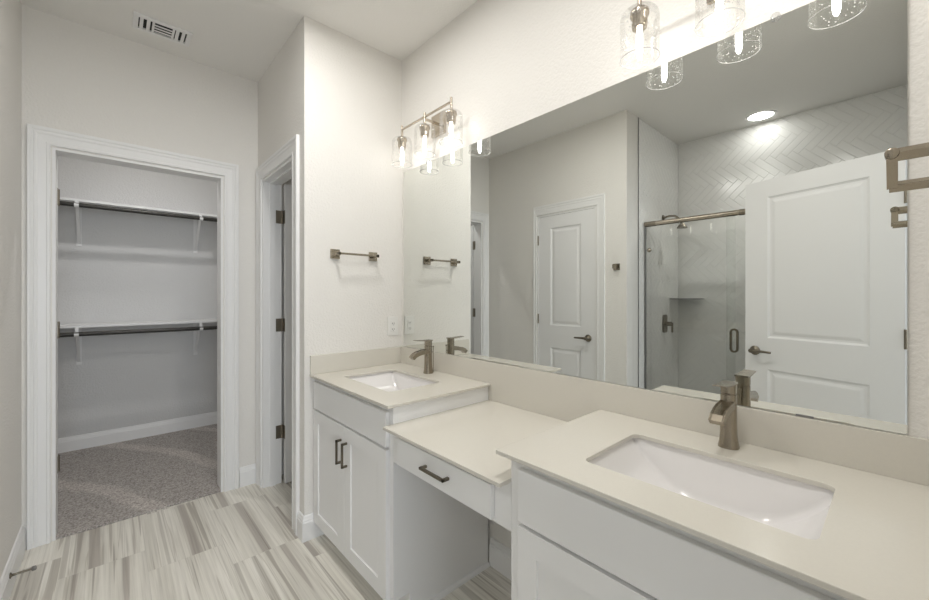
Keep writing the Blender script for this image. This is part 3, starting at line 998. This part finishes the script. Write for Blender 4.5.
# ------------------------------------------------------------------ shower
XG = -.655
b = B(); b.box((XG - .06, YN + .002, 0), (XG + .05, YS - .004, .075))
struct('trim_5', b, TILE, 'white tiled shower curb', 'shower curb')
root = thing('shower_header', (XG, .7, 1.88), 'round pale bronze header bar above the shower glass', 'header bar')
b = B(); b.tube([(XG, YN + .012, 1.876), (XG, YS - .006, 1.876)], .0205, 20); b.build('rail', NICKELL, root)
for y0, y1 in ((YS - .095, YS - .006), (.735, .765)):
    B().tube([(XG, y0, 1.876), (XG, y1, 1.876)], .0222, 20).build('end_sleeve', NICKEL, root)
root = thing('fixed_shower_screen', (XG, 1.1, .08), 'fixed clear glass shower panel beside the shower end wall', 'glass panel')
B().box((XG - .005, .79, .082), (XG + .003, YS - .012, 1.858)).build('glass', SHGLASS, root)
B().box((XG - .010, YS - .014, .078), (XG + .008, YS - .004, 1.858)).build('wall_channel', STEEL, root, .001)
b = B(); b.tube([(XG + .003, 1.385, 1.655), (XG + .026, 1.385, 1.655)], .008, 12); b.lathe((XG + .026, 1.385, 1.655), [(.008, 0), (.016, .003), (.018, .014), (.013, .024), (0, .025)], 18, axis='x')
b.build('bumper_knob', NICKELL, root)
root = thing('shower_door', (XG + .014, .4, .09), 'sliding clear glass shower door with oval pull, partly behind the open door', 'shower door')
B().box((XG + .010, YN + .02, .085), (XG + .018, .84, 1.850)).build('glass', SHGLASS, root)
b = B()
yh, zh = .792, .957
def racetrack(r_, hh, x_, n=10):
    pts = []
    for k in range(n + 1):
        a = PI * k / n; pts.append((x_, yh + r_ * math.cos(a), zh + hh + r_ * math.sin(a)))
    for k in range(n + 1):
        a = PI + PI * k / n; pts.append((x_, yh + r_ * math.cos(a), zh - hh + r_ * math.sin(a)))
    return pts
xo = XG + .019
b.loops([racetrack(.027, .060, xo), racetrack(.027, .060, xo + .014), racetrack(.013, .060, xo + .014), racetrack(.013, .060, xo), racetrack(.027, .060, xo)], False, False)
b.build('handle', NICKELD, root, .001)
# valve
root = thing('shower_valve', (-1.076, YS, 1.02), 'bronze shower valve with lever on the shower end wall', 'shower valve')
ysv = YS - .003
b = B(); pl = rr(-1.076, 1.022, .050, .082, .024)
b.loops([[(p[0], ysv, p[1]) for p in pl], [(p[0], ysv - .006, p[1]) for p in pl]]).build('escutcheon', NICKELD, root, .0015)
b = B(); b.tube([(-1.076, ysv - .006, 1.022), (-1.076, ysv - .060, 1.022)], .019, 18); b.build('hub', NICKELD, root, .001)
b = B(); b.box((-1.085, ysv - .060, 1.03), (-1.067, ysv - .072, .945)); b.box((-1.085, ysv - .046, 1.034), (-1.067, ysv - .072, 1.022)); b.build('handle', NICKELD, root, .002)
# shower head
root = thing('shower_fixture', (-1.045, YS, 1.99), 'bronze shower head on an arm high on the shower end wall', 'shower head')
b = B(); b.lathe((-1.045, ysv, 1.985), [(0, 0), (.028, 0), (.028, -.004), (.010, -.010)], 22, axis='y'); b.build('flange', NICKELD, root)
b = B(); b.tube([(-1.045, ysv - .004, 1.985), (-1.045, ysv - .05, 1.995), (-1.045, ysv - .10, 1.99), (-1.045, ysv - .14, 1.955), (-1.045, ysv - .155, 1.93)], .0085, 14); b.build('arm', NICKELD, root)
b = B(); b.lathe((-1.045, ysv - .158, 1.93), [(.010, 0), (.014, -.012), (.034, -.040), (.042, -.050), (.042, -.058), (0, -.058)], 24); b.build('spray_head', NICKELD, root)
# corner shelf
b = B()
xs, ys_ = XB + .004, YS - .002
arc = [(xs, ys_)] + [(xs + .225 * math.cos(R(-90 + 90 * k / 14)), ys_ + .225 * math.sin(R(-90 + 90 * k / 14))) for k in range(15)]
b.loops([[(p[0], p[1], 1.243) for p in arc], [(p[0], p[1], 1.252) for p in arc]])
tag(b.build('corner_shelf', SLATE, None, .0015), 'thin grey quarter round shelf in the shower corner', 'shelf')

def downlight(x, y, m, label, r_=.098):
    root = thing('ceiling_light', (x, y, ZC), label, 'ceiling light')
    b = B(); b.lathe((x, y, ZC - .0006), [(r_ + .022, 0), (r_ + .022, -.003), (r_ + .016, -.007), (r_, -.006), (r_ - .001, -.003)], 40)
    b.build('trim_ring', TRIM, root)
    b = B(); b.lathe((x, y, ZC - .0035), [(r_, 0), (r_ * .5, -.0008), (0, -.001)], 40, False, False)
    b.build('lens', m, root)
downlight(-1.244, .755, SHLED, 'round lit downlight in the shower ceiling, seen in the mirror', .085)
downlight(.20, 3.50, CLLED, 'round lit downlight in the closet ceiling', .05)
downlight(.60, 1.50, RMFILL, 'added round fill downlight, out of view, in the bathroom ceiling in front of the vanity', .085)
downlight(.60, .42, RMFILL, 'added round fill downlight, out of view, in the bathroom ceiling above the entrance', .085)
downlight(1.60, 2.55, TLFILL, 'added round fill downlight, out of view, in the toilet room ceiling', .06)
# the narrow beam of the shower downlight
sp_d = bpy.data.lights.new('shower_downlight_beam', 'SPOT')
sp_d.energy = 48; sp_d.spot_size = R(96); sp_d.spot_blend = 1.0; sp_d.shadow_soft_size = .05
sp_d.color = (1.0, .985, .955)
sp_o = bpy.data.objects.new('shower_downlight_beam', sp_d)
COL.objects.link(sp_o)
sp_o.location = (-1.244, .755, ZC - .012)
sp_o.rotation_euler = (0, R(-16), 0)
